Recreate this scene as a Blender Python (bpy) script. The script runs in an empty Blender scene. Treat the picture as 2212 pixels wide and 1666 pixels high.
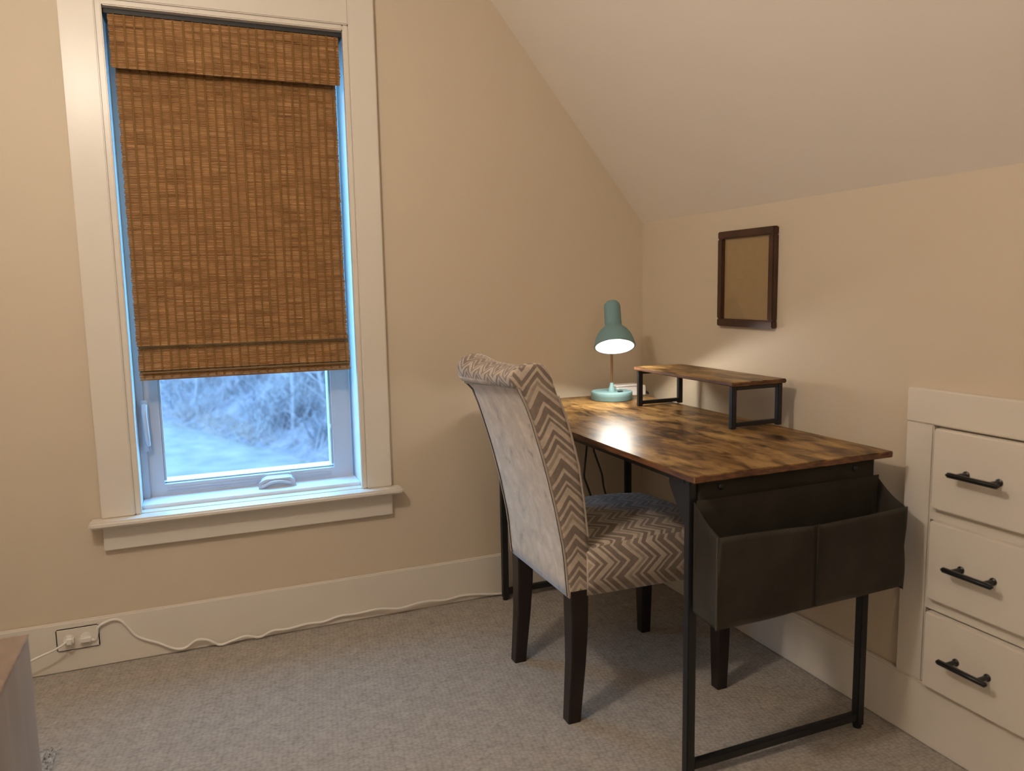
import bpy, bmesh, math, random
from mathutils import Vector, Matrix
random.seed(7)
PI = math.pi
sc = bpy.context.scene
COL = sc.collection

# ------------------------------------------------------------------ camera, world, light, exposure
cam_d = bpy.data.cameras.new('camera')
cam = bpy.data.objects.new('camera', cam_d); COL.objects.link(cam)
cam_d.sensor_fit = 'HORIZONTAL'; cam_d.sensor_width = 36; cam_d.lens = 27.056
cam_d.clip_start = .05; cam_d.clip_end = 300
rt = Vector((0.92512533, -0.37921309, -0.01845428)); up = Vector((0.0641617, 0.10825056, 0.99205095)); fw = Vector((0.37420102, 0.91895552, -0.12447629))
M = Matrix((rt, up, -fw)).transposed().to_4x4(); M.translation = Vector((-1.6111, -2.593, 1.1342))
cam.matrix_world = M
cam_d.dof.use_dof = True; cam_d.dof.focus_distance = 2.3; cam_d.dof.aperture_fstop = 2.6
sc.camera = cam

world = bpy.data.worlds.new('world'); sc.world = world; world.use_nodes = True
bg = world.node_tree.nodes['Background']
bg.inputs[0].default_value = (.20, .57, 1.0, 1); bg.inputs[1].default_value = 12.5

def light(name, kind, loc, power, color, size):
    d = bpy.data.lights.new(name, kind); d.energy = power; d.color = color; d.shadow_soft_size = size
    o = bpy.data.objects.new(name, d); o.location = loc; COL.objects.link(o); return o
# ceiling fixture of the room (above and behind the left of the frame)
light('ceiling_bulb', 'POINT', (-2.0, -1.47, 2.06), 37, (1.0, .885, .76), .075)
light('rear_fill_light', 'POINT', (-1.3, -3.7, 1.6), 15, (1.0, .87, .74), .25)  # unseen fill light added behind the camera to lift the lower right
# daylight portal in the window opening
pd = bpy.data.lights.new('window_portal', 'AREA'); pd.shape = 'RECTANGLE'; pd.size = .70; pd.size_y = 1.5; pd.cycles.is_portal = True
po = bpy.data.objects.new('window_portal', pd); po.location = (-1.46, .27, 1.22); po.rotation_euler = (-PI/2, 0, 0); COL.objects.link(po)

sc.view_settings.view_transform = 'Standard'; sc.view_settings.look = 'None'
sc.view_settings.gamma = 1; sc.view_settings.exposure = 0; sc.view_settings.use_curve_mapping = False

# ------------------------------------------------------------------ materials
def nt(name):
    m = bpy.data.materials.new(name); m.use_nodes = True
    t = m.node_tree; b = t.nodes['Principled BSDF']; return m, t, b
def N(t, kind, **kw):
    n = t.nodes.new(kind)
    for k, v in kw.items():
        if k.startswith('i_'):
            key = k[2:]; n.inputs[int(key) if key.isdigit() else key.replace('_', ' ')].default_value = v
        else: setattr(n, k, v)
    return n
def L(t, a, b): t.links.new(a, b)
def coords(t, scale=(1, 1, 1), space='Object'):
    tc = N(t, 'ShaderNodeTexCoord'); mp = N(t, 'ShaderNodeMapping'); mp.inputs['Scale'].default_value = scale
    L(t, tc.outputs[space], mp.inputs[0]); return mp.outputs[0]
def ramp(t, fac, stops, interp='LINEAR'):
    r = N(t, 'ShaderNodeValToRGB'); r.color_ramp.interpolation = interp
    e = r.color_ramp.elements
    while len(e) < len(stops): e.new(.5)
    for el, (p, c) in zip(e, stops): el.position = p; el.color = (*c, 1)
    L(t, fac, r.inputs[0]); return r.outputs[0]
def bump(t, b, h, strength, dist):
    n = N(t, 'ShaderNodeBump'); n.inputs['Strength'].default_value = strength; n.inputs['Distance'].default_value = dist
    L(t, h, n.inputs['Height']); L(t, n.outputs[0], b.inputs['Normal'])
def simple(name, color, rough=.5, metal=0, nscale=0, nstr=.2, ndist=.001, var=0, spec=.5, stretch=(1, 1, 1)):
    m, t, b = nt(name)
    b.inputs['Base Color'].default_value = (*color, 1); b.inputs['Roughness'].default_value = rough; b.inputs['Metallic'].default_value = metal
    b.inputs['Specular IOR Level'].default_value = spec
    if nscale:
        n = N(t, 'ShaderNodeTexNoise'); n.inputs['Scale'].default_value = nscale; n.inputs['Detail'].default_value = 4
        L(t, coords(t, stretch), n.inputs[0]); bump(t, b, n.outputs[0], nstr, ndist)
        if var:
            lo = tuple(c*(1-var) for c in color); hi = tuple(min(1, c*(1+var)) for c in color)
            L(t, ramp(t, n.outputs[0], [(.3, lo), (.7, hi)]), b.inputs['Base Color'])
    return m

WALL = (.60, .51, .39); TRIM = (.70, .645, .565); CEIL = (.78, .71, .62)
m_wall = simple('wall_paint', WALL, .55, nscale=260, nstr=.12, ndist=.0006, spec=.35)
m_ceil = simple('ceiling_paint', CEIL, .8, nscale=180, nstr=.10, ndist=.0006, spec=.2)
m_trim = simple('trim_paint', TRIM, .32, nscale=40, nstr=.05, ndist=.0006, spec=.5)
m_vinyl = simple('white_vinyl', (.47, .50, .56), .35)
m_jamb = simple('white_jamb_liner', (.74, .78, .84), .4)
m_black = simple('black_powder_coat', (.012, .012, .013), .42, nscale=400, nstr=.1, ndist=.0003)
m_pull = simple('black_pull_metal', (.012, .011, .011), .35)
m_legw = simple('espresso_wood', (.012, .006, .005), .34, nscale=30, nstr=.05, var=.4, stretch=(1, 1, .1))
m_teal = simple('teal_enamel', (.175, .30, .315), .6, spec=.25)
m_whitein = simple('white_enamel', (.85, .85, .85), .5)
m_brass = simple('brushed_stem_metal', (.55, .40, .27), .3, metal=1)
m_whitepl = simple('white_plastic', (.78, .74, .68), .4)
m_boxw = simple('white_box_plastic', (.85, .82, .80), .4)
m_darkcab = simple('dark_cable_rubber', (.018, .017, .012), .5)
m_red = simple('red_plastic', (.22, .035, .02), .5)
m_piping = simple('piping_fabric', (.40, .34, .28), .8, nscale=900, nstr=.3)
m_slot = simple('dark_slot', (.03, .028, .025), .6)
m_frame = simple('dark_brown_frame', (.055, .022, .012), .35, nscale=60, nstr=.05, var=.35, stretch=(1, .15, .15))
m_kraft = simple('kraft_backing', (.40, .25, .115), .75, nscale=50, nstr=.05, var=.05)
m_lining = simple('grey_lining', (.030, .026, .022), .95)

def wood_rustic():
    m, t, b = nt('rustic_brown_wood')
    n0 = N(t, 'ShaderNodeTexNoise', i_Scale=2.2, i_Detail=5, i_Roughness=.6, i_Distortion=.8); L(t, coords(t, (7, 2.0, 7)), n0.inputs[0])
    base = ramp(t, n0.outputs[0], [(.30, (.115, .058, .022)), (.45, (.215, .118, .042)), (.56, (.33, .195, .068)), (.72, (.46, .29, .11))])
    n1 = N(t, 'ShaderNodeTexNoise', i_Scale=3.1, i_Detail=6, i_Roughness=.6, i_Distortion=.5); L(t, coords(t, (6.5, 2.6, 6.5)), n1.inputs[0])
    dark = ramp(t, n1.outputs[0], [(.36, (.16, .13, .11)), (.46, (.62, .58, .54)), (.54, (1, 1, 1))])
    n2 = N(t, 'ShaderNodeTexNoise', i_Scale=4, i_Detail=5, i_Roughness=.7); L(t, coords(t, (75, 3, 75)), n2.inputs[0])
    g = ramp(t, n2.outputs[0], [(.3, (.72, .72, .72)), (.62, (1.06, 1.06, 1.06))])
    col = base
    for c in (dark, g):
        mx = N(t, 'ShaderNodeMix', data_type='RGBA', blend_type='MULTIPLY'); mx.inputs[0].default_value = 1
        L(t, col, mx.inputs[6]); L(t, c, mx.inputs[7]); col = mx.outputs[2]
    L(t, col, b.inputs['Base Color'])
    b.inputs['Roughness'].default_value = .33; b.inputs['Specular IOR Level'].default_value = .10
    bump(t, b, n2.outputs[0], .15, .0006)
    return m
m_wood = wood_rustic()
def wood_edge():
    m, t, b = nt('reddish_wood_edge')
    n = N(t, 'ShaderNodeTexNoise', i_Scale=2, i_Detail=4); L(t, coords(t, (20, 8, 60)), n.inputs[0])
    L(t, ramp(t, n.outputs[0], [(.35, (.07, .026, .014)), (.65, (.17, .070, .032))]), b.inputs['Base Color']); b.inputs['Roughness'].default_value = .4
    return m
m_edge = wood_edge()
def dresser_mat(name, lo, hi, rough):
    m, t, b = nt(name)
    n = N(t, 'ShaderNodeTexNoise', i_Scale=3, i_Detail=5, i_Distortion=.6); L(t, coords(t, (6, 5, .8)), n.inputs[0])
    L(t, ramp(t, n.outputs[0], [(.3, lo), (.7, hi)]), b.inputs['Base Color']); b.inputs['Roughness'].default_value = rough
    return m
m_dress = dresser_mat('grey_brown_veneer', (.38, .31, .25), (.50, .42, .345), .5)
m_dresstop = dresser_mat('glossy_brown_top', (.17, .12, .09), (.24, .17, .13), .16)

def carpet():
    m, t, b = nt('loop_carpet')
    c = coords(t, (1, 1, 1))
    # loops set in rows running away from the window wall
    rot = N(t, 'ShaderNodeMapping'); rot.inputs['Rotation'].default_value = (0, 0, .10); rot.inputs['Scale'].default_value = (82, 120, 1); L(t, c, rot.inputs[0])
    vo = N(t, 'ShaderNodeTexVoronoi', i_Scale=1.0, i_Randomness=.55); L(t, rot.outputs[0], vo.inputs[0])
    n = N(t, 'ShaderNodeTexNoise', i_Scale=300, i_Detail=3); L(t, c, n.inputs[0])
    n2 = N(t, 'ShaderNodeTexNoise', i_Scale=22, i_Detail=5, i_Roughness=.7); L(t, c, n2.inputs[0])
    inv = N(t, 'ShaderNodeMath', operation='SUBTRACT'); inv.inputs[0].default_value = 1; L(t, vo.outputs['Distance'], inv.inputs[1])
    h = N(t, 'ShaderNodeMath', operation='MULTIPLY_ADD'); L(t, n.outputs[0], h.inputs[0]); h.inputs[1].default_value = .5; L(t, inv.outputs[0], h.inputs[2])
    base = ramp(t, vo.outputs['Distance'], [(.05, (.41, .370, .327)), (.55, (.352, .317, .279)), (.85, (.262, .234, .204))])
    mott = ramp(t, n2.outputs[0], [(.35, (.88, .88, .88)), (.65, (1.08, 1.08, 1.08))])
    mx = N(t, 'ShaderNodeMix', data_type='RGBA', blend_type='MULTIPLY'); mx.inputs[0].default_value = 1
    L(t, base, mx.inputs[6]); L(t, mott, mx.inputs[7]); L(t, mx.outputs[2], b.inputs['Base Color'])
    b.inputs['Roughness'].default_value = 1; b.inputs['Specular IOR Level'].default_value = .05
    bump(t, b, h.outputs[0], .6, .003)
    return m
m_carpet = carpet()

def chevron():
    # zigzag stripes of uneven width in the UV plane; u along the zigzag, v across the stripes (metres)
    m, t, b = nt('chevron_velvet')
    uv = N(t, 'ShaderNodeUVMap'); sp = N(t, 'ShaderNodeSeparateXYZ'); L(t, uv.outputs[0], sp.inputs[0])
    def math_(op, a, bb=None, c=None):
        n = N(t, 'ShaderNodeMath', operation=op)
        for i, v in enumerate((a, bb, c)):
            if v is None: continue
            if isinstance(v, (int, float)): n.inputs[i].default_value = v
            else: L(t, v, n.inputs[i])
        return n.outputs[0]
    P = .082
    pp = math_('PINGPONG', sp.outputs[0], P/2)
    v = math_('MULTIPLY_ADD', pp, 1.05, sp.outputs[1])
    ns = N(t, 'ShaderNodeTexNoise', i_Scale=14, i_Detail=2); L(t, coords(t), ns.inputs[0])
    v = math_('MULTIPLY_ADD', ns.outputs[0], .010, v)
    f = math_('FRACT', math_('DIVIDE', v, .156))
    D = (.215, .168, .135); Lt = (.50, .42, .335); Md = (.34, .275, .22)
    st = [(0, D), (.15, Lt), (.23, Md), (.30, Lt), (.35, D), (.44, Lt), (.50, D), (.58, Lt), (.70, D), (.76, Lt), (.81, D), (.93, Lt)]
    cr = ramp(t, f, st, 'CONSTANT')
    n = N(t, 'ShaderNodeTexNoise', i_Scale=60, i_Detail=5, i_Roughness=.7); L(t, coords(t), n.inputs[0])
    mott = ramp(t, n.outputs[0], [(.3, (.80, .80, .80)), (.7, (1.12, 1.12, 1.12))])
    mx = N(t, 'ShaderNodeMix', data_type='RGBA', blend_type='MULTIPLY'); mx.inputs[0].default_value = 1
    L(t, cr, mx.inputs[6]); L(t, mott, mx.inputs[7]); L(t, mx.outputs[2], b.inputs['Base Color'])
    b.inputs['Roughness'].default_value = .75; b.inputs['Sheen Weight'].default_value = .35; b.inputs['Sheen Roughness'].default_value = .4
    bump(t, b, n.outputs[0], .25, .001)
    return m
m_chev = chevron()
def velvet():
    m, t, b = nt('crushed_velvet')
    n = N(t, 'ShaderNodeTexNoise', i_Scale=24, i_Detail=5, i_Roughness=.6, i_Distortion=.5); L(t, coords(t, (1, 1, .9)), n.inputs[0])
    L(t, ramp(t, n.outputs[0], [(.29, (.36, .29, .225)), (.37, (.54, .445, .345)), (.55, (.64, .53, .415)), (.70, (.73, .625, .51))]), b.inputs['Base Color'])
    b.inputs['Roughness'].default_value = .7; b.inputs['Sheen Weight'].default_value = .4; b.inputs['Sheen Roughness'].default_value = .35
    bump(t, b, n.outputs[0], .3, .002)
    return m
m_velvet = velvet()
def bagfab():
    m, t, b = nt('grey_felt_cloth')
    n = N(t, 'ShaderNodeTexNoise', i_Scale=9, i_Detail=5); L(t, coords(t), n.inputs[0])
    w = N(t, 'ShaderNodeTexNoise', i_Scale=500, i_Detail=2); L(t, coords(t), w.inputs[0])
    L(t, ramp(t, n.outputs[0], [(.3, (.060, .052, .041)), (.7, (.088, .077, .062))]), b.inputs['Base Color'])
    b.inputs['Roughness'].default_value = .9; b.inputs['Specular IOR Level'].default_value = .2; b.inputs['Sheen Weight'].default_value = .1
    bump(t, b, w.outputs[0], .3, .0008)
    return m
m_bag = bagfab()
def reed():
    m, t, b = nt('woven_bamboo_reed')
    n = N(t, 'ShaderNodeTexNoise', i_Scale=1, i_Detail=4, i_Roughness=.7); L(t, coords(t, (9, 9, 420)), n.inputs[0])
    n2 = N(t, 'ShaderNodeTexNoise', i_Scale=1, i_Detail=3, i_Roughness=.6); L(t, coords(t, (14, 14, 34)), n2.inputs[0])
    c1 = ramp(t, n.outputs[0], [(.30, (.16, .072, .025)), (.45, (.32, .165, .066)), (.58, (.43, .25, .115)), (.76, (.66, .45, .26))])
    c2 = ramp(t, n2.outputs[0], [(.32, (.74, .70, .66)), (.62, (1.08, 1.08, 1.05))])
    mx = N(t, 'ShaderNodeMix', data_type='RGBA', blend_type='MULTIPLY'); mx.inputs[0].default_value = 1
    L(t, c1, mx.inputs[6]); L(t, c2, mx.inputs[7]); L(t, mx.outputs[2], b.inputs['Base Color'])
    b.inputs['Roughness'].default_value = .5
    return m
m_reed = reed()
m_thread = simple('brown_weaving_thread', (.19, .088, .014), .8)
def glass():
    m = bpy.data.materials.new('window_glass'); m.use_nodes = True; t = m.node_tree; t.nodes.clear()
    o = N(t, 'ShaderNodeOutputMaterial'); mx = N(t, 'ShaderNodeMixShader'); tr = N(t, 'ShaderNodeBsdfTransparent'); gl = N(t, 'ShaderNodeBsdfGlossy')
    tr.inputs[0].default_value = (.95, .97, .97, 1); gl.inputs['Roughness'].default_value = .02; mx.inputs[0].default_value = .05
    L(t, tr.outputs[0], mx.inputs[1]); L(t, gl.outputs[0], mx.inputs[2]); L(t, mx.outputs[0], o.inputs[0]); return m
m_glass = glass()
def emis(name, c, s):
    m = bpy.data.materials.new(name); m.use_nodes = True; t = m.node_tree; t.nodes.clear()
    o = N(t, 'ShaderNodeOutputMaterial'); e = N(t, 'ShaderNodeEmission'); e.inputs[0].default_value = (*c, 1); e.inputs[1].default_value = s
    L(t, e.outputs[0], o.inputs[0]); return m
m_bulb = emis('lit_bulb', (1, .95, .88), 6)
m_lawn = simple('frosty_lawn', (.165, .105, .09), .95, nscale=1.6, nstr=.5, ndist=.1, var=.28)
m_hill = simple('leaf_litter_slope', (.145, .092, .105), .95, nscale=2.2, nstr=.6, ndist=.2, var=.45)
m_twig = [simple('pale_twigs', (.27, .185, .19), .9), simple('grey_brown_twigs', (.115, .082, .10), .9), simple('dry_grass_stems', (.32, .19, .165), .9)]
m_shag = simple('grey_shag_yarn', (.36, .35, .33), .95, nscale=60, nstr=.3, var=.35)

# ------------------------------------------------------------------ mesh helpers
def finish(bm, name, mat, parent=None, smooth=False, bevel=0, seg=2):
    if bevel:
        bmesh.ops.remove_doubles(bm, verts=bm.verts, dist=1e-6)
        bmesh.ops.bevel(bm, geom=[e for e in bm.edges if len(e.link_faces) == 2 and e.calc_face_angle(0) > .5], offset=bevel, segments=seg, affect='EDGES', clamp_overlap=True)
    bmesh.ops.recalc_face_normals(bm, faces=bm.faces)
    me = bpy.data.meshes.new(name)
    if parent is not None:
        p = parent; off = Vector((0, 0, 0))
        while p is not None: off += p.location; p = p.parent
        bmesh.ops.translate(bm, verts=bm.verts, vec=-off)
    bm.to_mesh(me); bm.free()
    if isinstance(mat, (list, tuple)):
        for x in mat: me.materials.append(x)
    else: me.materials.append(mat)
    if smooth:
        for f in me.polygons: f.use_smooth = True
        if smooth != 'all':
            try: me.set_sharp_from_angle(angle=math.radians(40))
            except Exception: pass
    o = bpy.data.objects.new(name, me); COL.objects.link(o)
    if parent is not None: o.parent = parent
    return o
def box(bm, x0, x1, y0, y1, z0, z1):
    vs = [bm.verts.new((x, y, z)) for x in (x0, x1) for y in (y0, y1) for z in (z0, z1)]
    fs = []
    for q in ((0, 1, 3, 2), (4, 6, 7, 5), (0, 4, 5, 1), (2, 3, 7, 6), (0, 2, 6, 4), (1, 5, 7, 3)): fs.append(bm.faces.new([vs[i] for i in q]))
    return fs
def B(name, mat, dims, parent=None, bevel=0, seg=2):
    bm = bmesh.new()
    for d in (dims if isinstance(dims, list) else [dims]): box(bm, *d)
    return finish(bm, name, mat, parent, smooth=bool(bevel), bevel=bevel, seg=seg)
def frames(pts, closed=False):
    n = len(pts); out = []
    ref = None
    for i in range(n):
        a = pts[(i-1) % n] if (i or closed) else pts[0]; b = pts[(i+1) % n] if (i < n-1 or closed) else pts[-1]
        t = (b-a).normalized()
        if ref is None: ref = Vector((0, 0, 1)) if abs(t.z) < .9 else Vector((1, 0, 0))
        u = (ref-t*ref.dot(t)).normalized(); ref = u; out.append((u, t.cross(u)))
    return out
def tube_bm(bm, pts, r, seg=8, closed=False, caps=True):
    pts = [Vector(p) for p in pts]; fr = frames(pts, closed); rings = []
    for i, (p, (u, v)) in enumerate(zip(pts, fr)):
        rr = r
        if isinstance(r, (list, tuple)):
            q = i/(len(pts)-1)*(len(r)-1); j = min(int(q), len(r)-2); rr = r[j]+(r[j+1]-r[j])*(q-j)
        rings.append([bm.verts.new(p+(u*math.cos(2*PI*k/seg)+v*math.sin(2*PI*k/seg))*rr) for k in range(seg)])
    m = len(rings)
    for i in range(m if closed else m-1):
        a, b = rings[i], rings[(i+1) % m]
        for k in range(seg): bm.faces.new((a[k], a[(k+1) % seg], b[(k+1) % seg], b[k]))
    if caps and not closed: bm.faces.new(rings[0]); bm.faces.new(rings[-1][::-1])
def catmull(pts, n=6):
    pts = [Vector(p) for p in pts]; out = []
    for i in range(len(pts)-1):
        p0 = pts[max(i-1, 0)]; p1 = pts[i]; p2 = pts[i+1]; p3 = pts[min(i+2, len(pts)-1)]
        for k in range(n):
            t = k/n; out.append(.5*((2*p1)+(p2-p0)*t+(2*p0-5*p1+4*p2-p3)*t*t+(3*p1-p0-3*p2+p3)*t**3))
    out.append(pts[-1]); return out
def tube(name, mat, pts, r, parent=None, seg=8, smoothn=0, closed=False):
    bm = bmesh.new(); tube_bm(bm, catmull(pts, smoothn) if smoothn else pts, r, seg, closed); return finish(bm, name, mat, parent, smooth=True)
def lathe_bm(bm, prof, origin, axis=Vector((0, 0, 1)), seg=48, captop=False, capbot=False):
    axis = Vector(axis).normalized(); h = Vector((1, 0, 0)) if abs(axis.x) < .9 else Vector((0, 1, 0))
    u = (h-axis*h.dot(axis)).normalized(); v = axis.cross(u); rings = []
    for r, z in prof: rings.append([bm.verts.new(Vector(origin)+axis*z+(u*math.cos(2*PI*k/seg)+v*math.sin(2*PI*k/seg))*r) for k in range(seg)])
    for a, b in zip(rings, rings[1:]):
        for k in range(seg): bm.faces.new((a[k], a[(k+1) % seg], b[(k+1) % seg], b[k]))
    if capbot: bm.faces.new(rings[0])
    if captop: bm.faces.new(rings[-1][::-1])
def lathe(name, mat, prof, origin, axis=(0, 0, 1), parent=None, seg=48, caps=True):
    bm = bmesh.new(); lathe_bm(bm, prof, origin, Vector(axis), seg, caps, caps); return finish(bm, name, mat, parent, smooth=True)
def tag(o, label=None, cat=None, group=None, kind=None):
    if label: o['label'] = label
    if cat: o['category'] = cat
    if group: o['group'] = group
    if kind: o['kind'] = kind
    return o
def thing(name, label, cat, loc, group=None):
    o = bpy.data.objects.new(name, None); o.empty_display_size = .05; o.location = loc; COL.objects.link(o)
    return tag(o, label, cat, group)
def struct(o, label=None): o['kind'] = 'structure'; tag(o, label); return o

# ------------------------------------------------------------------ room shell
ZK, SX, SZ = 1.375, -.80, 1.375+.80*1.2223     # knee wall height, where the slope meets the flat ceiling
XL, YF = -2.93, -4.2
struct(B('floor', m_carpet, (XL, 0, YF, 0, -.05, 0)), 'beige grey loop pile carpet floor')
# window wall with an opening, outline follows the two slopes
def wall_y(name, y0, y1, hole=None):
    bm = bmesh.new()
    pts = [(XL, 0), (XL, ZK), (XL-SX, SZ), (SX, SZ), (0, ZK), (0, 0)]
    def quad(a, b, c, d, y): bm.faces.new([bm.verts.new((p[0], y, p[1])) for p in (a, b, c, d)])
    if hole is None:
        for y in (y0, y1): bm.faces.new([bm.verts.new((x, y, z)) for x, z in pts])
    else:
        hx0, hx1, hz0, hz1 = hole
        for y in (y0, y1):
            quad((XL, 0), (hx0, 0), (hx0, hz0), (XL, hz0), y)
            quad((XL, hz0), (hx0, hz0), (hx0, ZK), (XL, ZK), y)
            bm.faces.new([bm.verts.new((p[0], y, p[1])) for p in [(XL, ZK), (hx0, ZK), (hx0, SZ), (XL-SX, SZ)]])
            quad((hx0, 0), (hx1, 0), (hx1, hz0), (hx0, hz0), y)
            quad((hx0, hz1), (hx1, hz1), (hx1, SZ), (hx0, SZ), y)
            quad((hx1, 0), (0, 0), (0, ZK), (hx1, ZK), y)
            bm.faces.new([bm.verts.new((p[0], y, p[1])) for p in [(hx1, ZK), (0, ZK), (SX, SZ), (hx1, SZ)]])
        for a, b in (((hx0, hz0), (hx1, hz0)), ((hx1, hz0), (hx1, hz1)), ((hx1, hz1), (hx0, hz1)), ((hx0, hz1), (hx0, hz0))):
            bm.faces.new([bm.verts.new(q) for q in ((a[0], y0, a[1]), (b[0], y0, b[1]), (b[0], y1, b[1]), (a[0], y1, a[1]))])
    for a, b in zip(pts, pts[1:]+pts[:1]): bm.faces.new([bm.verts.new(q) for q in ((a[0], y0, a[1]), (b[0], y0, b[1]), (b[0], y1, b[1]), (a[0], y1, a[1]))])
    bmesh.ops.remove_doubles(bm, verts=bm.verts, dist=1e-5)
    return struct(finish(bm, name, m_wall))
HX0, HX1, HZ0, HZ1 = -1.825, -1.10, .445, 1.975
wall_y('wall_back', 0, .20, (HX0, HX1, HZ0, HZ1))
wall_y('wall_front', YF-.1, YF)
struct(B('wall_right', m_wall, (0, .08, YF, 0, 0, ZK)))
struct(B('wall_left', m_wall, (XL-.08, XL, YF, 0, 0, ZK)))
def slab(name, a, b, nrm, parent=None):
    bm = bmesh.new(); vs = []
    for off in (0, .08):
        for p, y in ((a, YF), (a, 0), (b, 0), (b, YF)): vs.append(bm.verts.new((p[0]+nrm[0]*off, y, p[1]+nrm[1]*off)))
    for q in ((0, 1, 2, 3), (4, 7, 6, 5), (0, 4, 5, 1), (1, 5, 6, 2), (2, 6, 7, 3), (3, 7, 4, 0)): bm.faces.new([vs[i] for i in q])
    return finish(bm, name, m_ceil, parent)
ceil = struct(slab('ceiling', (XL-SX, SZ), (SX, SZ), (0, 1)), 'off-white attic ceiling with sloping sides')
slab('ceiling_slope', (SX, SZ), (0, ZK), (.774, .633), ceil); slab('ceiling_slope', (XL, ZK), (XL-SX, SZ), (-.774, .633), ceil)
T = .018; BH = .156
struct(B('baseboard_back', m_trim, (XL, -T, -T, 0, 0, BH), bevel=.004))
struct(B('baseboard_right', m_trim, (-T, 0, YF, 0, 0, BH), bevel=.004))
struct(B('baseboard_left', m_trim, (XL, XL+T, YF, 0, 0, BH), bevel=.004))

# ------------------------------------------------------------------ window
win = bpy.data.objects.new('window_1', None); win.location = (-1.46, 0, .45); COL.objects.link(win)
struct(win, 'white cased casement window with stool and apron')
CZ = 2.105
B('window_casing', m_trim, (-1.915, -1.823, -T, 0, .463, CZ), win, bevel=.003)
B('window_casing', m_trim, (-1.103, -1.019, -T, 0, .463, CZ), win, bevel=.003)
B('window_casing', m_trim, (-1.823, -1.103, -T, 0, 1.979, CZ), win, bevel=.003)
# thin inner bead and jamb liners
B('window_bead', m_trim, [(-1.823, -1.805, -.012, .01, .463, 1.979)], win, bevel=.003)
B('window_bead', m_trim, [(-1.121, -1.103, -.012, .01, .463, 1.979)], win, bevel=.003)
B('window_bead', m_trim, [(-1.805, -1.121, -.012, .01, 1.962, 1.979)], win, bevel=.003)
B('window_jamb', m_jamb, [(HX0, -1.808, .010, .20, .462, 1.975)], win)
B('window_jamb', m_jamb, [(-1.115, HX1, .010, .20, .462, 1.975)], win)
B('window_jamb', m_jamb, [(-1.808, -1.115, .010, .20, 1.962, 1.975)], win)
st = B('window_stool', m_trim, [(-1.948, -.988, -.062, 0, .443, .463), (HX0, HX1, 0, .05, .443, .463)], win, bevel=.006, seg=3)
B('window_apron', m_trim, (-1.915, -1.019, -T-.001, 0, .362, .443), win, bevel=.003)
B('window_sill_ledge', m_jamb, (-1.808, -1.115, .048, .20, .445, .474), win, bevel=.002)
# sash: outer frame stop, stiles and rails around the pane
sash = B('window_sash', m_vinyl, [(-1.786, -1.742, .15, .19, .474, 1.955), (-1.187, -1.122, .15, .19, .474, 1.955), (-1.742, -1.187, .15, .19, .474, .513), (-1.742, -1.187, .15, .19, 1.90, 1.955)], win)
B('sash_stop', m_vinyl, [(-1.808, -1.786, .135, .19, .474, 1.955)], win, bevel=.002)
B('glazing_bead', m_vinyl, [(-1.742, -1.187, .168, .19, .513, .517), (-1.742, -1.735, .160, .19, .522, 1.9), (-1.194, -1.187, .160, .19, .522, 1.9)], win, bevel=.002)
B('rail_groove', m_vinyl, [(-1.735, -1.2, .147, .15, .496, .500), (-1.735, -1.2, .147, .15, .486, .489)], win)
B('exterior_frame', m_jamb, [(-1.80, -1.742, .191, .262, .474, 1.955), (-1.187, -1.12, .191, .262, .474, 1.955), (-1.742, -1.187, .191, .262, .474, .512), (-1.742, -1.187, .191, .262, 1.90, 1.955)], win)
B('pane', m_glass, (-1.737, -1.19, .176, .180, .520, 1.902), win)
# crank handle cover on the bottom rail
bm = bmesh.new()
prof = [(0, 0), (0, .016), (.010, .022), (.022, .026), (.10, .026), (.112, .018), (.116, 0)]
for k, (sx, zz) in enumerate(prof): pass
x0 = -1.452; n = len(prof)
fr = [bm.verts.new((x0+.005+a*1.0, .098, .476+b)) for a, b in prof]; bk = [bm.verts.new((x0+.012+a*.98, .15, .476+b*1.25)) for a, b in prof]
bm.faces.new(fr); bm.faces.new(bk[::-1])
for i in range(n): bm.faces.new((fr[i], fr[(i+1) % n], bk[(i+1) % n], bk[i]))
crank = finish(bm, 'crank_housing', m_vinyl, win, smooth=True, bevel=.004)
tube('crank_arm', m_vinyl, [(-1.435, .094, .483), (-1.41, .092, .494), (-1.38, .092, .495), (-1.345, .094, .487)], [.005, .005, .0045, .0055], win, 8, 5)
lathe('crank_knob', m_vinyl, [(.0055, 0), (.0055, .006), (.004, .007)], (-1.437, .096, .484), (0, -1, 0), win, 16)
# lock lever on the left stile
B('lock_escutcheon', m_vinyl, (-1.797, -1.774, .122, .136, .632, .80), win, bevel=.004)
tube('lock_lever', m_vinyl, [(-1.784, .118, .785), (-1.784, .104, .76), (-1.782, .100, .72), (-1.780, .102, .675), (-1.778, .110, .655)], [.009, .0085, .008, .008, .006], win, 8, 4)
B('sash_latch', m_vinyl, (-1.194, -1.186, .150, .162, .655, .668), win)

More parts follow.
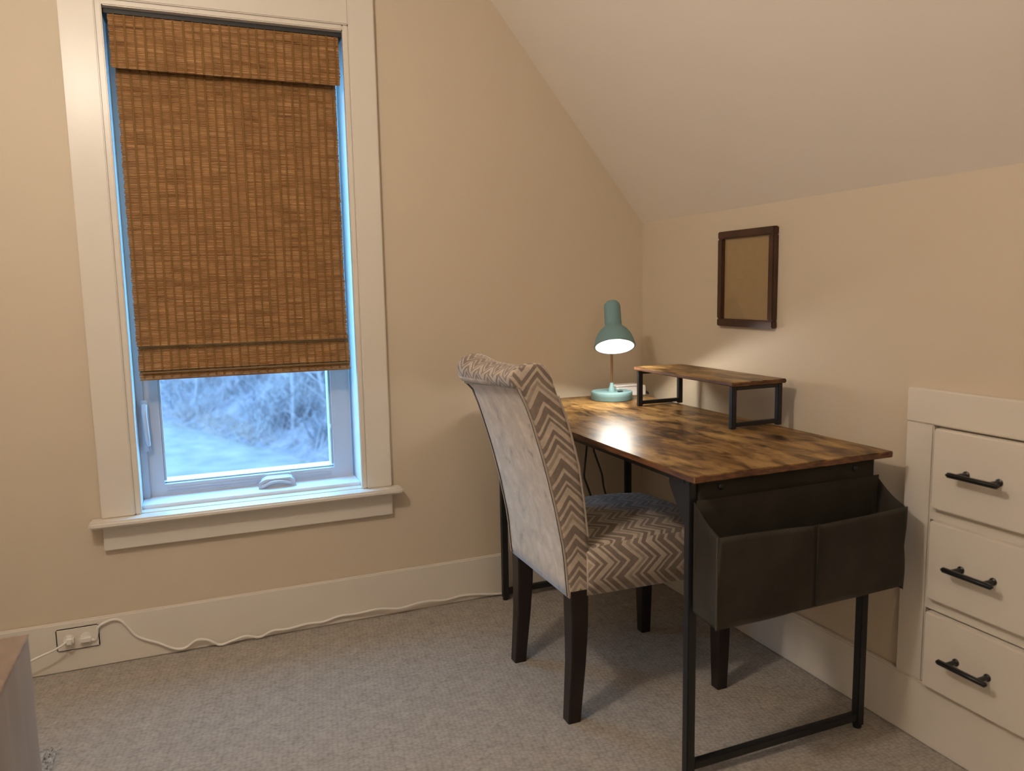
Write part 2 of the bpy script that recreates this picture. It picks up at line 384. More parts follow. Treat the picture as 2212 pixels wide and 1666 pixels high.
# ------------------------------------------------------------------ woven blind (inside mount)
blind = thing('roman_blind', 'woven brown bamboo roman blind pulled partway down in the window', 'blind', (-1.46, .04, 1.95))
def reeds(name, segs, x0, x1, pitch=.0050, depth=.0028, jag=.0022):
    # segs: list of (y,z) polyline; reeds laid along x at every pitch of its length
    bm = bmesh.new()
    pts = [Vector((0, y, z)) for y, z in segs]
    for a, b in zip(pts, pts[1:]):
        d = b-a; ln = d.length; k = max(1, int(round(ln/pitch))); t = d/k; nrm = Vector((0, -t.z, t.y)).normalized()
        if nrm.y > 0: nrm = -nrm
        for i in range(k):
            p = a+t*i; q = p+t*1.03; l = x0+random.uniform(-jag, jag*.6); r = x1+random.uniform(-jag*.6, jag); m_ = (p+q)/2+nrm*depth*random.uniform(.6, 1.1); bk_ = (p+q)/2-nrm*depth*.5
            vs = [[bm.verts.new((x, w.y, w.z)) for w in (p, m_, q, bk_)] for x in (l, r)]
            for j in range(4): bm.faces.new((vs[0][j], vs[0][(j+1) % 4], vs[1][(j+1) % 4], vs[1][j]))
            bm.faces.new(vs[0][::-1]); bm.faces.new(vs[1])
    o = finish(bm, name, m_reed, blind); o['kind'] = 'stuff'; return o
def threads(segs, x0, x1, n, parent):
    bm = bmesh.new()
    for i in range(n):
        x = x0+.014+(x1-x0-.026)*i/(n-1)+random.uniform(-.002, .002); w = .0034 if i % 2 else .0024
        for a, b in zip(segs, segs[1:]):
            d = Vector((0, b[0]-a[0], b[1]-a[1])); nn = Vector((0, -d.z, d.y)).normalized()
            if nn.y > 0: nn = -nn
            o0 = nn*.0026; o1 = nn*.0037
            A = Vector((0, *a)); Bq = Vector((0, *b)); vs = []
            for p in (A, Bq):
                for off, s in ((o0, -1), (o1, -1), (o1, 1), (o0, 1)): vs.append(bm.verts.new((x+s*w, (p+off).y, (p+off).z)))
            for j in range(4): bm.faces.new((vs[j], vs[(j+1) % 4], vs[4+(j+1) % 4], vs[4+j]))
    o = finish(bm, 'weaving_thread', m_thread, parent); o['kind'] = 'stuff'; return o
BX0, BX1 = -1.785, -1.142
vseg = [(.012, 1.946), (.010, 1.796)]
val = reeds('valance', vseg, -1.792, -1.132); threads(vseg, -1.792, -1.132, 25, val)
mseg = [(.046, 1.94), (.042, 1.30), (.034, 1.00), (.027, .979)]
mp = reeds('blind_panel', mseg, BX0, BX1); threads(mseg, BX0, BX1, 25, mp)
fseg = [(.050, .992), (.046, .972), (.034, .903)]
fp = reeds('lower_fold', fseg, BX0+.001, BX1+.006); threads(fseg[1:], BX0, BX1+.006, 25, fp)
hseg = [(.048, .912), (.040, .878), (.046, .872)]
hp = reeds('hem_fold', hseg, BX0+.002, BX1+.008); threads(hseg[:2], BX0, BX1+.008, 25, hp)
B('head_rail', m_reed, (-1.786, -1.138, .018, .06, 1.925, 1.948), blind)
B('top_gap_block', m_slot, (-1.806, -1.120, .014, .12, 1.949, 1.9615), blind)  # added to block daylight above the valance; its dark colour paints the shaded gap
tube('hem_rod', m_thread, [(BX0+.008, .034, .8955), (BX1-.002, .034, .8955)], .003, blind)

# ------------------------------------------------------------------ desk
ZD = .73
desk = thing('desk', 'rustic brown writing desk on a black metal frame along the right wall', 'desk', (-.365, -.65, 0))
bm = bmesh.new(); fs = box(bm, -.6525, -.0797, -1.257, -.046, ZD-.015, ZD)
bm.normal_update()
for f in bm.faces: f.material_index = 0 if f.normal.z > .5 or f.normal.z < -.5 else 1
top = finish(bm, 'tabletop', [m_wood, m_edge], desk, smooth=True, bevel=.0018)
W_ = .022
lx0, lx1, ly0, ly1 = -.634, -.116, -1.216, -.076
for (x, y) in ((lx0, ly0), (lx1, ly0), (lx0, ly1), (lx1, ly1)):
    lg = B('leg', m_black, (x, x+W_, y, y+W_, .008, ZD-.0152), desk, bevel=.002)
    lathe('levelling_foot', m_black, [(.010, 0), (.011, .002), (.010, .007), (.005, .008), (.005, .012)], (x+W_/2, y+W_/2, 0), parent=lg, seg=20)
for y in (ly0, ly1):
    B('crossbar', m_black, (lx0+W_, lx1, y+.002, y+W_-.002, .022, .042), desk, bevel=.0015)
    B('side_rail', m_black, (lx0+W_, lx1, y, y+W_, ZD-.035, ZD-.0152), desk, bevel=.0015)
for x in (lx0, lx1):
    B('long_rail', m_black, (x, x+W_, ly0+W_, ly1, ZD-.031, ZD-.0152), desk, bevel=.0015)
def gusset(x, ya, yb):
    bm = bmesh.new(); a = []
    for xx in (x, x+.003): a.append([bm.verts.new((xx, y, z)) for y, z in ((ya, ZD-.030), (yb, ZD-.030), (yb, ZD-.042), (ya+(yb-ya)*.1, ZD-.125), (ya, ZD-.125))])
    bm.faces.new(a[0]); bm.faces.new(a[1][::-1])
    for i in range(5): bm.faces.new((a[0][i], a[0][(i+1) % 5], a[1][(i+1) % 5], a[1][i]))
    return finish(bm, 'corner_gusset', m_black, desk)
gusset(lx0+.002, ly0+W_, ly0+W_+.062); gusset(lx0+.002, ly1, ly1-.062)
gusset(lx1+W_-.006, ly0+W_, ly0+W_+.062); gusset(lx1+W_-.006, ly1, ly1-.062)

# storage bag hung on the near end
bag = thing('storage_bag', 'dark grey fabric side pouch with two compartments hung on the desk end', 'bag', (-.36, -1.26, .41))
BXa, BXb = -.626, -.094
def sheet(name, fn, nu, nv, mat, parent, thick=.0022):
    bm = bmesh.new(); g = [[bm.verts.new(fn(i/nu, j/nv)) for j in range(nv+1)] for i in range(nu+1)]
    for i in range(nu):
        for j in range(nv): bm.faces.new((g[i][j], g[i+1][j], g[i+1][j+1], g[i][j+1]))
    r = bmesh.ops.solidify(bm, geom=bm.faces[:], thickness=thick)
    return finish(bm, name, mat, parent, smooth='all')
YB = -1.2185
def fback(u, v):
    x = BXa+.010+(BXb-BXa-.020)*u
    return (x, YB-.001-.0015*math.sin(u*9), .405+(.712-.405)*v)
sheet('back_panel', fback, 24, 10, m_bag, bag)
def fflap(u, v):     # second layer whose upper edge shows as a fold below the fixings
    x = BXa-.001+(BXb-BXa+.003)*u
    return (x, YB-.006-.006*v-.002*math.sin(u*5), .41+(.668-.41)*v)
sheet('pocket_lining', fflap, 24, 8, m_bag, bag)
def ffront(u, v):
    x = BXa-.004+(BXb-BXa+.006)*u
    zt = .6105-.012*math.sin(PI*u)+.006*abs(math.sin(2*PI*u)); z = .402+.012*u+(zt-.402-.012*u)*v
    y = YB-.088-.010*math.sin(PI*u*2)**2*(.4+.6*math.sin(PI*min(1, v*.9)))-.006*v+.004*math.sin(7*u+5*v)*v
    y += .0045*math.exp(-((u-.5)/.012)**2)
    return (x, y, z)
front = sheet('front_pocket', ffront, 60, 14, m_bag, bag)
def side(xs, bulge):
    def f(u, v):    # u from back to front
        zt = .664-.054*(u**1.5)-.014*math.sin(PI*u); z0 = .414-.008*u
        return (xs+bulge*math.sin(PI*u)*math.sin(PI*v)-.004*math.sin(6*v)*u*(1 if bulge > 0 else -1), YB-.003-(.091-.004*v)*u, z0+(zt-z0)*v)
    return f
sheet('side_gusset', side(BXa-.001, .010), 12, 14, m_bag, bag); sheet('side_gusset', side(BXb+.001, -.012), 12, 14, m_bag, bag)
sheet('bottom_panel', lambda u, v: (BXa+(BXb-BXa)*u, YB-.008-.082*v, .409-.006*v+.010*u), 20, 6, m_bag, bag)
tube('front_seam', m_bag, [(BXa-.004, YB-.0905, z) for z in (.405, .46, .52, .58, .607)], .0018, bag, 6)
tube('divider_seam', m_lining, [((BXa+BXb)/2+.003, YB-.0885-.004*v, .412+.19*v) for v in (0, .25, .5, .75, 1)], .0016, bag, 6)
for x, z in ((-.556, .690), (-.163, .690)):
    lathe('fixing_screw', m_black, [(.0075, 0), (.0075, .002), (.005, .0038), (.001, .004)], (x, YB-.003, z), (0, -1, 0), bag, 20)

# ------------------------------------------------------------------ monitor riser
riser = thing('monitor_riser', 'small rustic brown riser shelf with black legs standing on the desk', 'shelf', (-.15, -.60, ZD))
bm = bmesh.new(); box(bm, -.2447, -.0544, -.862, -.337, .8524, .8644); bm.normal_update()
for f in bm.faces: f.material_index = 0 if abs(f.normal.z) > .5 else 1
finish(bm, 'shelf_board', [m_wood, m_edge], riser, smooth=True, bevel=.0025)
for ya in (-.853, -.361):
    b_ = .015
    for xa in (-.238, -.077): B('leg', m_black, (xa, xa+b_+.001, ya, ya+b_, ZD, .8522), riser, bevel=.0015)
    B('bottom_bar', m_black, (-.238+b_, -.077, ya, ya+b_, ZD+.006, ZD+.018), riser, bevel=.0015)
    B('top_bar', m_black, (-.238+b_, -.077, ya, ya+b_, .8402, .8522), riser, bevel=.0015)

# ------------------------------------------------------------------ desk lamp
LB = Vector((-.235, -.17, ZD))
lamp = thing('desk_lamp', 'teal gooseneck desk lamp, switched on, at the far end of the desk', 'lamp', LB)
lathe('base', m_teal, [(.072, 0), (.0742, .002), (.0745, .016), (.0742, .0285), (.072, .0310), (.067, .0312), (.065, .0292), (.012, .0285), (.001, .0285)], LB, parent=lamp)
HC = Vector((-.288, -.285, .931)); HA = Vector((.169, .415, .894)).normalized()
o = lathe('base_collar', m_teal, [(.013, 0), (.012, .012), (.007, .022), (.006, .034), (.001, .035)], LB+Vector((0, 0, .0275)), parent=lamp, seg=24)
B('switch', m_slot, (LB.x+.012, LB.x+.030, LB.y-.030, LB.y-.018, ZD+.029, ZD+.0335), lamp, bevel=.001)
HT = HC+HA*.125
side_dir = Vector((.377, .926, 0))
conn = HT+side_dir*.024
tube('gooseneck', m_brass, [LB+Vector((0, 0, .05)), LB+Vector((-.002, -.004, .10)), LB+Vector((-.006, -.010, .17)), LB+Vector((-.012, -.012, .24)), conn+Vector((.012, .026, .02)), conn+Vector((.004, .014, .018)), HT+side_dir*.012], .0048, lamp, 10, 6)
sh_out = [(.0705, 0), (.0715, .0025), (.0700, .008), (.0655, .026), (.058, .045), (.047, .060), (.036, .070), (.0305, .076), (.029, .084), (.0288, .150), (.0265, .160), (.020, .168), (.010, .172), (.001, .173)]
sh_in = [((r-.0018 if z > .004 else r-.0045) if r > .01 else .0005, z if z < .002 else z-.0015) for r, z in sh_out]
bm = bmesh.new(); lathe_bm(bm, sh_out, HC, HA); lathe_bm(bm, [(.0660, .0005), (.0705, .0)], HC, HA); shade = finish(bm, 'shade', m_teal, lamp, smooth=True)
bm = bmesh.new(); lathe_bm(bm, sh_in[:10], HC, HA)
lathe_bm(bm, [(sh_in[0][0], .0), (sh_in[0][0]-.0005, .004)], HC, HA)
finish(bm, 'shade_lining', m_whitein, lamp, smooth=True)
lathe('bulb', m_bulb, [(.012, .080), (.013, .066), (.022, .050), (.0265, .038), (.0275, .028), (.0245, .016), (.016, .008), (.006, .005), (.0005, .0045)], HC, HA, lamp, 32)
ll = light('desk_lamp_glow', 'SPOT', HC+HA*.001, 5.5, (1, .93, .82), .060)
ll.data.spot_size = math.radians(174); ll.data.spot_blend = .12
ll.rotation_euler = HA.to_track_quat('Z', 'Y').to_euler()

# small things behind the lamp
wb = thing('white_box', 'small white plastic box on the desk behind the teal lamp', 'box', (-.13, -.11, ZD))
B('box_body', m_boxw, (-.190, -.092, -.13, -.085, ZD, ZD+.036), wb, bevel=.003)
B('box_lid', m_boxw, (-.192, -.090, -.132, -.083, ZD+.0365, ZD+.043), wb, bevel=.002)
pk = thing('plug_adapter', 'pale plug adapter with a black cord end beside the white box', 'adapter', (-.075, -.12, ZD))
B('adapter_body', m_whitepl, (-.088, -.068, -.135, -.110, ZD, ZD+.038), pk, bevel=.003)
tube('cord_end', m_slot, [(-.066, -.125, ZD+.012), (-.058, -.127, ZD+.009), (-.050, -.12, ZD+.004)], .004, pk, 8, 4)

# cables hanging under the desk
c1 = tube('hanging_cable', m_darkcab, [(-.285, -.08, .70), (-.290, -.08, .56), (-.299, -.08, .47), (-.302, -.08, .43), (-.290, -.08, .395), (-.272, -.08, .345), (-.262, -.08, .30), (-.20, -.06, .12), (-.12, -.05, .015)], .004, None, 8, 5)
tag(c1, 'dark cable hanging under the desk, left one of the pair with a kink', 'cable', 'cables hanging under the desk')
c2 = tube('hanging_cable', m_darkcab, [(-.262, -.08, .70), (-.262, -.08, .545), (-.255, -.08, .51), (-.228, -.08, .435), (-.220, -.08, .385), (-.204, -.08, .335), (-.180, -.08, .30), (-.12, -.06, .14), (-.08, -.05, .015)], .004, None, 8, 5)
tag(c2, 'dark cable hanging under the desk, right one of the pair, below a red clip', 'cable', 'cables hanging under the desk')
tag(B('cable_clip', m_red, (-.268, -.250, -.088, -.072, .535, .552), None, bevel=.003), 'tiny red clip at the top of the right hanging cable', 'clip')

# ------------------------------------------------------------------ picture frame on the right wall
pf = thing('picture_frame', 'narrow dark brown picture frame with plain kraft backing on the right wall', 'picture frame', (0, -.62, 1.15))
y0, y1, z0, z1, w = -.7533, -.4879, 1.0015, 1.3053, .024
B('frame_rail', m_frame, (-.020, 0, y0, y1, z0, z0+w), pf, bevel=.003); B('frame_rail', m_frame, (-.020, 0, y0, y1, z1-w, z1), pf, bevel=.003)
B('frame_stile', m_frame, (-.020, 0, y0, y0+w, z0+w, z1-w), pf, bevel=.003); B('frame_stile', m_frame, (-.020, 0, y1-w, y1, z0+w, z1-w), pf, bevel=.003)
B('backing', m_kraft, (-.008, -.002, y0+w, y1-w, z0+w, z1-w), pf)
B('picture_glass', m_glass, (-.011, -.0095, y0+w, y1-w, z0+w, z1-w), pf)

# ------------------------------------------------------------------ built-in drawers
cab = thing('built_in_drawers', 'cream white built-in drawer unit with three drawers in the right wall', 'drawers', (-T, -1.5, BH))
FX = -T
cy, cyr = -1.2378, -1.70
B('side_stile', m_trim, (FX, 0, cy-.075, cy, BH+.0005, .797), cab, bevel=.003)
B('side_stile', m_trim, (FX, 0, cyr, cyr+.075, BH+.0005, .797), cab, bevel=.003)
B('top_rail', m_trim, (FX-.002, 0, cyr, cy, .797, .8806), cab, bevel=.003)
B('mid_rail', m_trim, (FX+.001, 0, cyr+.075, cy-.075, .57, .61), cab); B('mid_rail', m_trim, (FX+.001, 0, cyr+.075, cy-.075, .35, .39), cab)
for zt, zb in ((.7967, .6027), (.5754, .3822), (.3517, .162)):
    d = B('drawer', m_trim, (FX-.020, FX+.002, -1.6135, -1.3294, zb, zt-.003), cab, bevel=.003)
    zh = (zt+zb)/2+.002
    h = B('handle', m_pull, (-.079, -.066, -1.517, -1.394, zh-.0055, zh+.0055), d, bevel=.0035, seg=3); h['label'] = 'black bar pull'
    for yp in (-1.417, -1.494): lathe('handle_post', m_pull, [(.0085, 0), (.0085, .002), (.0055, .004), (.0055, .032)], (FX-.020, yp, zh), (-1, 0, 0), h if False else d, 20)

# ------------------------------------------------------------------ chair
YC = -.695
chair = thing('parsons_chair', 'upholstered scroll-back chair in taupe velvet and chevron fabric at the desk', 'chair', (-.55, YC, 0))
# back profile: (z, rear x, front x)
def lerp(tab, z):
    if z <= tab[0][0]: return tab[0][1]
    for (a, b), (c, d) in zip(tab, tab[1:]):
        if z <= c:
            t = (z-a)/(c-a); return b+(d-b)*t
    return tab[-1][1]
rear = [(.335, -.768), (.38, -.773), (.46, -.779), (.585, -.803), (.69, -.829), (.80, -.862), (.86, -.884), (.895, -.902)]
frontp = [(.335, -.706), (.46, -.712), (.585, -.726), (.69, -.742), (.80, -.772), (.88, -.803), (.905, -.813)]
def halfw(z): return .200+.008*max(0, (z-.6)/.35)
# closed outline in the x-z plane with running length
def outline():
    pts = []
    for k in range(15):
        z = .34+(.893-.34)*k/14; pts.append((lerp(rear, z), z))
    pts += [(-.912, .897), (-.922, .907), (-.926, .920), (-.922, .934), (-.910, .944), (-.892, .950), (-.870, .952), (-.850, .950), (-.833, .942), (-.823, .928), (-.815, .910)]
    for k in range(15):
        z = .895-(.895-.34)*k/14; pts.append((lerp(frontp, z), z))
    return pts
def build_back():
    O = outline(); n = len(O); ny = 14; bm = bmesh.new(); uvl = bm.loops.layers.uv.new('UVMap')
    cxs = sum(p[0] for p in O)/n
    rings = []
    def ring(y, shrink):
        out = []
        for i, (x, z) in enumerate(O):
            p0 = O[i-1]; p1 = O[(i+1) % n]; t = Vector((p1[0]-p0[0], 0, p1[1]-p0[1])).normalized(); nn = Vector((-t.z, 0, t.x))  # outward
            out.append(bm.verts.new((x-nn.x*shrink if False else x, y, z)))
            out[-1].co.x -= nn.x*shrink*-1 if False else 0
        return out
    # outward normal test
    ar = sum(O[i][0]*O[(i+1) % n][1]-O[(i+1) % n][0]*O[i][1] for i in range(n)); sgn = 1 if ar > 0 else -1
    def ring2(yfrac, shrink):
        out = []
        for i, (x, z) in enumerate(O):
            p0 = O[i-1]; p1 = O[(i+1) % n]; t = Vector((p1[0]-p0[0], p1[1]-p0[1])).normalized(); nx, nz = t.y*sgn, -t.x*sgn
            hw = halfw(z); y = YC+hw*yfrac
            sag = -.013*(1-abs(yfrac)**3) if z > .93 else 0
            if yfrac < 0 and z > .90: sag += .006*-yfrac
            if x < -.86: sag -= .024*(yfrac+1)/2*max(0, 1-abs(z-.897)/.05)
            bul = .006*(1-yfrac**2)**.5 if (nx > .3 and abs(yfrac) < 1) else 0
            out.append(bm.verts.new((x-nx*shrink+nx*bul, y, z-nz*shrink+sag)))
        return out
    ys = [(-1, .012), (-.99, .004), (-.965, 0)]+[(-.965+1.93*k/ny, 0) for k in range(1, ny)]+[(.965, 0), (.99, .004), (1, .012)]
    rings = [ring2(a, b) for a, b in ys]
    for a, b in zip(rings, rings[1:]):
        for i in range(n): bm.faces.new((a[i], a[(i+1) % n], b[(i+1) % n], b[i]))
    # side caps: strips between rear and front of the outline
    half = n//2
    for R_, flip in ((rings[0], False), (rings[-1], True)):
        i, j = 0, n-1
        while j-i > 1:
            if j-i == 2: f = bm.faces.new((R_[i], R_[i+1], R_[j])); i += 1
            else: f = bm.faces.new((R_[i], R_[i+1], R_[j-1], R_[j])); i += 1; j -= 1
    bmesh.ops.recalc_face_normals(bm, faces=bm.faces); bm.normal_update()
    for f in bm.faces:
        c = f.calc_center_median(); nr = f.normal
        rearf = nr.x < -.35 and c.z < .893 and abs(nr.y) < .6
        f.material_index = 1 if rearf else 0
        for lp in f.loops:
            co = lp.vert.co
            mid = (lerp(rear, min(co.z, .895))+lerp(frontp, min(co.z, .9)))/2
            if abs(nr.y) > .6: lp[uvl].uv = ((co.x-mid)+.082*5, co.z*.9)          # side panel, peak on its centre line
            elif c.z > .893: lp[uvl].uv = (co.y+2.05, 1+math.atan2(co.z-.912, -(co.x+.868))*.066)
            else: lp[uvl].uv = (co.y+2.05, co.z*.9)
    return finish(bm, 'backrest', [m_chev, m_velvet], chair, smooth='all')
back = build_back()
# piping around the rear panel and along the front edges
hwz = lambda z: halfw(z)
pp = [(lerp(rear, z)-.001, YC-hwz(z)+.006, z) for z in [.345+.55*k/12 for k in range(13)]]
pq = [(lerp(rear, z)-.001, YC+hwz(z)-.006, z-.024*max(0, 1-abs(z-.897)/.05)) for z in [.345+.55*k/12 for k in range(13)]]
tp = [(-.906, YC-.19+.38*k/6, .894-.024*k/6+.006*(1-k/6)) for k in range(7)]
o = tube('rear_piping', m_piping, pp+tp[:]+pq[::-1], .0032, chair, 6)
for s in (-1, 1):
    tube('front_piping', m_piping, [(lerp(frontp, z)+.001, YC+s*(hwz(z)-.003), z) for z in [.50+.37*k/12 for k in range(13)]], .0028, chair, 6)
for q, s in ((pp, 1), (pq, -1)):
    tube('seam_line', m_darkcab, [(x-.0015, y+s*.0065, z) for x, y, z in q], .0013, chair, 5)
# seat
def build_seat():
    bm = bmesh.new(); uvl = bm.loops.layers.uv.new('UVMap')
    nx, ny = 20, 18
    X0, X1, ZB = -.722, -.272, .345
    # rounded slab: rows along x, cross-section in y-z
    def hw(x): return .205+.020*min(1, max(0, (x-X0)/(X1-X0)))
    sect = []     # (yfrac, z) around the section, from the bottom-near edge up over the top to the far side
    sect += [(-1, 0), (-1, .35), (-1, .7), (-.985, .88), (-.95, .96)]
    sect += [(-.9+1.8*k/12, 1) for k in range(13)]
    sect += [(.95, .96), (.985, .88), (1, .7), (1, .35), (1, 0)]
    rings = []
    for i in range(nx+1):
        x = X0+(X1-X0)*i/nx; e = (i/nx)
        endr = max(0, (e-.90)/.10); zt = .462+.020*math.sin(PI*min(1, e*.9+.08))
        ring = []; L_ = []
        for yf, zf in sect:
            crown = .014*(1-yf*yf) if zf >= .88 else 0
            bul = .008*math.sin(PI*zf) if zf < .9 else 0
            z = ZB+(zt-ZB)*zf+crown-(1-math.sqrt(max(0, 1-endr**2)))*.045*(zf)
            y = YC+(hw(x)+bul)*yf*(1-.03*endr*endr)
            ring.append(bm.verts.new((x+.008*math.sin(PI*zf)*(e > .85), y, z+.010*math.sin(PI*e)*(zf == 0)*-0)))
        rings.append(ring)
    for a, b in zip(rings, rings[1:]):
        for k in range(len(sect)-1): bm.faces.new((a[k], a[k+1], b[k+1], b[k]))
        bm.faces.new((a[-1], a[0], b[0], b[-1]))
    bm.faces.new(rings[0]); 
    # front cap
    R_ = rings[-1]; i, j = 0, len(R_)-1
    while j-i > 1:
        if j-i == 2: bm.faces.new((R_[i], R_[i+1], R_[j])); i += 1
        else: bm.faces.new((R_[i], R_[i+1], R_[j-1], R_[j])); i += 1; j -= 1
    bmesh.ops.recalc_face_normals(bm, faces=bm.faces); bm.normal_update()
    for f in bm.faces:
        nr = f.normal
        for lp in f.loops:
            co = lp.vert.co
            if abs(nr.y) > .62: a = abs(co.y-YC); lp[uvl].uv = ((.225+(.475-co.z))*(1 if co.y < YC else 1)+.3, co.x+2)
            elif nr.x > .6: lp[uvl].uv = (abs(co.y-YC)+.3, co.x+2+(.475-co.z))
            else: lp[uvl].uv = (abs(co.y-YC)+.3 if co.y < YC else .3-abs(co.y-YC), co.x+2)
    return finish(bm, 'seat', m_chev, chair, smooth='all')
build_seat()
def leg(ptsc, name='leg'):
    # tapered square leg with chamfered corners through centres (x, y, z, half width)
    bm = bmesh.new(); rings = []
    for x, y, z, h in ptsc:
        c = .003; rings.append([bm.verts.new((x+a, y+b, z)) for a, b in ((-h+c, -h), (h-c, -h), (h, -h+c), (h, h-c), (h-c, h), (-h+c, h), (-h, h-c), (-h, -h+c))])
    for a, b in zip(rings, rings[1:]):
        for k in range(8): bm.faces.new((a[k], a[(k+1) % 8], b[(k+1) % 8], b[k]))
    bm.faces.new(rings[0][::-1]); bm.faces.new(rings[-1])
    return finish(bm, name, m_legw, chair)
for s in (-1, 1):
    leg([(-.759, YC+s*.182, 0, .0185), (-.754, YC+s*.181, .06, .0195), (-.746, YC+s*.180, .16, .0215), (-.742, YC+s*.178, .26, .024), (-.742, YC+s*.176, .36, .0255)])
    leg([(-.300, YC+s*.200, 0, .0165), (-.300, YC+s*.200, .12, .0195), (-.300, YC+s*.200, .26, .0225), (-.300, YC+s*.199, .36, .025)])

# ------------------------------------------------------------------ outlet, plugs, cords on the window wall
ol = thing('wall_outlet', 'cream horizontal wall outlet set into the baseboard below the window', 'outlet', (-2.005, -T, .103))
B('cover_plate', m_trim, (-2.064, -1.948, -T-.006, -T, .069, .139), ol, bevel=.003)
for xc in (-2.030, -1.984): lathe('receptacle', m_whitepl, [(.016, 0), (.016, .001), (.0155, .0018)], (xc, -T-.0058, .104), (0, -1, 0), ol, 24)
pl1 = thing('power_cord', 'white cord plugged into the left socket, running behind the dresser', 'cord', (-2.027, -T-.008, .105))
B('plug', m_whitepl, (-2.040, -2.014, -.052, -T-.008, .094, .120), pl1, bevel=.006, seg=3)
tube('cable', m_whitepl, [(-2.03, -.048, .112), (-2.045, -.056, .102), (-2.07, -.06, .092), (-2.10, -.062, .083), (-2.15, -.065, .066), (-2.22, -.07, .05), (-2.30, -.07, .04)], .0034, pl1, 8, 6)
pl2 = thing('extension_cord', 'white cord running along the baseboard from the outlet to under the desk', 'cord', (-1.984, -T-.008, .10))
B('plug', m_whitepl, (-2.001, -1.968, -.040, -T-.008, .090, .110), pl2, bevel=.004, seg=3)
CP = [(-1.970, .094), (-1.960, .092), (-1.954, .108), (-1.950, .128), (-1.931, .140), (-1.905, .145), (-1.885, .136), (-1.868, .112), (-1.849, .082), (-1.82, .062), (-1.789, .047), (-1.745, .020), (-1.71, .016), (-1.675, .036), (-1.641, .030), (-1.607, .008), (-1.571, .014), (-1.528, .022), (-1.485, .009), (-1.441, .022), (-1.396, .017), (-1.33, .022), (-1.274, .019), (-1.219, .030), (-1.164, .029), (-1.082, .034), (-1.017, .024), (-.949, .031), (-.898, .030), (-.846, .022), (-.776, .026), (-.704, .018), (-.622, .008), (-.5, .012), (-.35, .007), (-.20, .008), (-.08, .007)]
tube('cable', m_whitepl, [(x, -.0285-.006*math.sin(x*11), max(z, .006)) for x, z in CP], .0042, pl2, 8, 5)

# ------------------------------------------------------------------ dresser corner at the lower left
dr = thing('low_dresser', 'grey-brown wooden low dresser with a glossy top at the lower left corner', 'dresser', (-2.19, -1.3, 0))
DX, DY, DZ = -1.945, -.951, .50
B('dresser_carcass', m_dress, (-2.43, DX, -1.62, DY, .02, DZ-.004), dr, bevel=.002)
B('dresser_top', m_dresstop, (-2.432, DX+.001, -1.622, DY+.001, DZ-.0035, DZ), dr, bevel=.001)
for sx in (-2.40, DX-.05):
    for sy in (-1.59, DY-.05): B('leg', m_dress, (sx, sx+.03, sy, sy+.03, 0, .02), dr)
# corner of a grey shag rug behind the dresser
rug = thing('shag_rug', 'corner of a small grey shag rug beside the dresser', 'rug', (-2.15, -.70, 0))
B('rug_backing', m_shag, (-2.33, -2.005, -.93, -.475, 0, .006), rug)
bm = bmesh.new()
for i in range(5200):
    x = random.uniform(-2.33, -2.003); y = random.uniform(-.93, -.472); h = random.uniform(.008, .016); a = random.uniform(0, 2*PI); l = random.uniform(.003, .016)
    dx, dy = math.cos(a)*l, math.sin(a)*l; px, py = -math.sin(a)*.0016, math.cos(a)*.0016
    v = [bm.verts.new(q) for q in ((x-px, y-py, .004), (x+px, y+py, .004), (x+dx*.5+px, y+dy*.5+py, h*.8), (x+dx, y+dy, h*.8+.001))]
    bm.faces.new((v[0], v[1], v[2])); bm.faces.new((v[0], v[2], v[3]))
o = finish(bm, 'rug_pile', m_shag, rug); o['kind'] = 'stuff'

# ------------------------------------------------------------------ outdoors: lawn, slope and brush seen through the window
GZ = -3.0
def edge_y(x): return max(10.0, min(34.0, 19.4-2.4*x))      # the lawn ends nearer on the right
bm = bmesh.new()
g = []
for i in range(41):
    x = -30+60*i/40; ey = edge_y(x); row = []
    for k in range(9): row.append(bm.verts.new((x, 1+(ey-1)*k/8, GZ+random.uniform(-.02, .02))))
    g.append(row)
for i in range(40):
    for k in range(8): bm.faces.new((g[i][k], g[i+1][k], g[i+1][k+1], g[i][k+1]))
struct(finish(bm, 'lawn_ground', m_lawn), 'pale frosty lawn outside the window')
bm = bmesh.new(); g = []
for i in range(61):
    x = -40+80*i/60; ey = edge_y(x) if abs(x) < 30 else edge_y(30*(1 if x > 0 else -1)); row = []
    for k in range(25):
        d = 40*k/24; row.append(bm.verts.new((x, ey+d-(1.2 if k == 0 else 0), GZ-(.04 if k == 0 else 0)+.28*d+(random.uniform(-.25, .25) if k else 0)-(.001 if k == 0 else 0))))
    g.append(row)
for i in range(60):
    for k in range(24): bm.faces.new((g[i][k], g[i+1][k], g[i+1][k+1], g[i][k+1]))
struct(finish(bm, 'hill_ground', m_hill, smooth='all'), 'brushy slope rising behind the lawn')
def stick(bm, p, q, r):
    d = (q-p).normalized(); u = d.orthogonal().normalized(); v = d.cross(u)
    a = [bm.verts.new(p+(u*math.cos(k*2.0944)+v*math.sin(k*2.0944))*r) for k in range(3)]; t = bm.verts.new(q)
    for k in range(3): bm.faces.new((a[k], a[(k+1) % 3], t))
def shrub_mesh(n, h, w, r):
    bm = bmesh.new()
    for i in range(n):
        a = random.uniform(0, 2*PI); rr = random.uniform(0, w*.35); p = Vector((math.cos(a)*rr, math.sin(a)*rr, -.1))
        q = p+Vector((random.uniform(-w, w)*.6, random.uniform(-w, w)*.6, h*random.uniform(.5, 1.05))); stick(bm, p, q, r)
        for _ in range(4):
            t = random.uniform(.3, .95); s = p.lerp(q, t); stick(bm, s, s+Vector((random.uniform(-1, 1), random.uniform(-1, 1), random.uniform(.0, .9)))*h*.28, r*.6)
    return bm
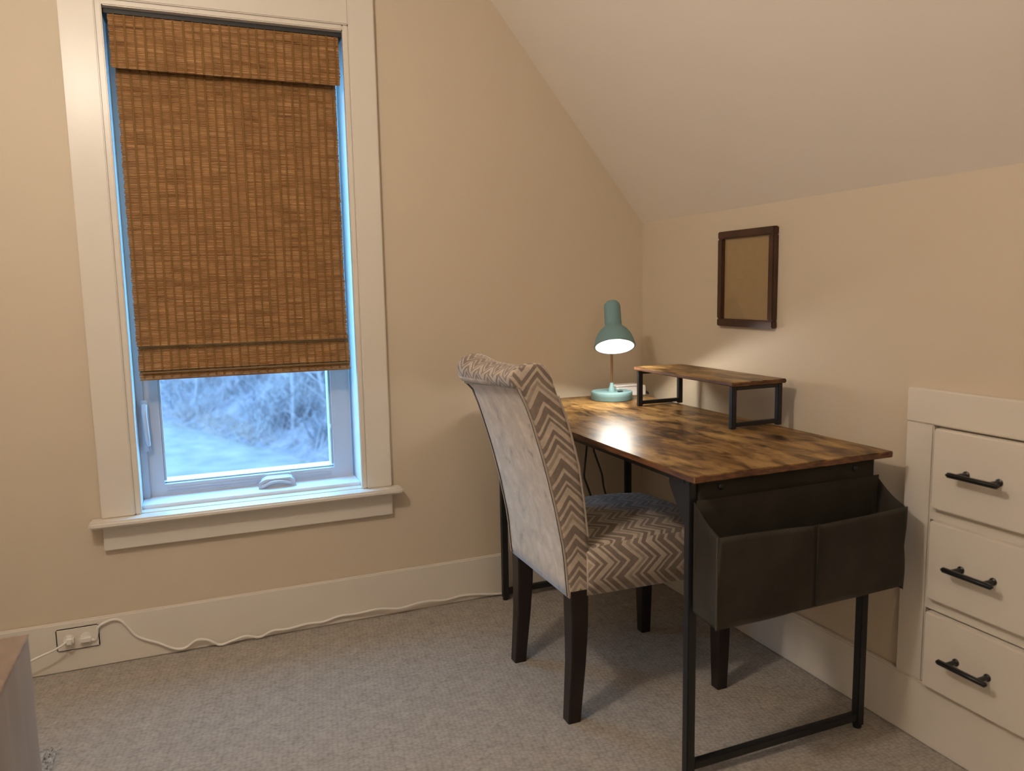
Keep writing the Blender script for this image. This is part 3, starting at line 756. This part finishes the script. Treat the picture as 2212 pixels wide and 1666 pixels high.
# the brush itself is an uncountable tangle: stuff, one object for the pale growth, one for the darker, one for dry grass
def thicket(name, mi, n, yr, hr, r, label, density=26):
    bm = bmesh.new()
    for i in range(n):
        x = random.uniform(-4.8, 4.6); d = random.uniform(*yr); c = Vector((x, edge_y(x)+d, GZ+.28*max(0, d))); h = random.uniform(*hr)
        for k in range(density):
            p = c+Vector((random.uniform(-.5, .5), random.uniform(-.5, .5), -.15)); q = p+Vector((random.uniform(-.7, .7), random.uniform(-.7, .7), h*random.uniform(.5, 1.05))); stick(bm, p, q, r)
            for _ in range(3):
                t = random.uniform(.3, .95); s_ = p.lerp(q, t); stick(bm, s_, s_+Vector((random.uniform(-1, 1), random.uniform(-1, 1), random.uniform(.0, .9)))*h*.3, r*.6)
    o = finish(bm, name, m_twig[mi]); tag(o, label, 'brush', kind='stuff'); return o
thicket('pale_brush', 0, 75, (.4, 12), (.8, 1.7), .018, 'tangled pale leafless brush on the slope seen through the window')
thicket('dark_brush', 1, 60, (.8, 12), (.8, 1.6), .018, 'tangled grey-brown brush on the slope seen through the window')
thicket('dry_grass', 2, 55, (-.2, 1.2), (.25, .6), .012, 'straw-coloured dry grass along the lawn edge seen through the window', 40)
for i, (x, y, h, lean) in enumerate(((.62, 19.0, 4.2, .1), (1.55, 17.9, 4.5, -.7), (-1.9, 25.5, 4.5, .5))):
    bm = bmesh.new(); p = Vector((0, 0, -.2)); q = Vector((lean, 0, h))
    tube_bm(bm, [p, p.lerp(q, .35)+Vector((.06, 0, 0)), p.lerp(q, .7)-Vector((.05, 0, 0)), q], [.06, .05, .035, .01], 6)
    for _ in range(26):
        s = p.lerp(q, random.uniform(.25, .95)); stick(bm, s, s+Vector((random.uniform(-1, 1), random.uniform(-1, 1), random.uniform(.2, .9)))*.8, .018)
    o = finish(bm, 'sapling', m_twig[0]); o.location = (x, y, GZ+.1)
    tag(o, ('straight pale sapling right of centre in the window view', 'leaning pale sapling at the right of the window view', 'slender pale sapling left of centre beyond the lawn')[i], 'tree')
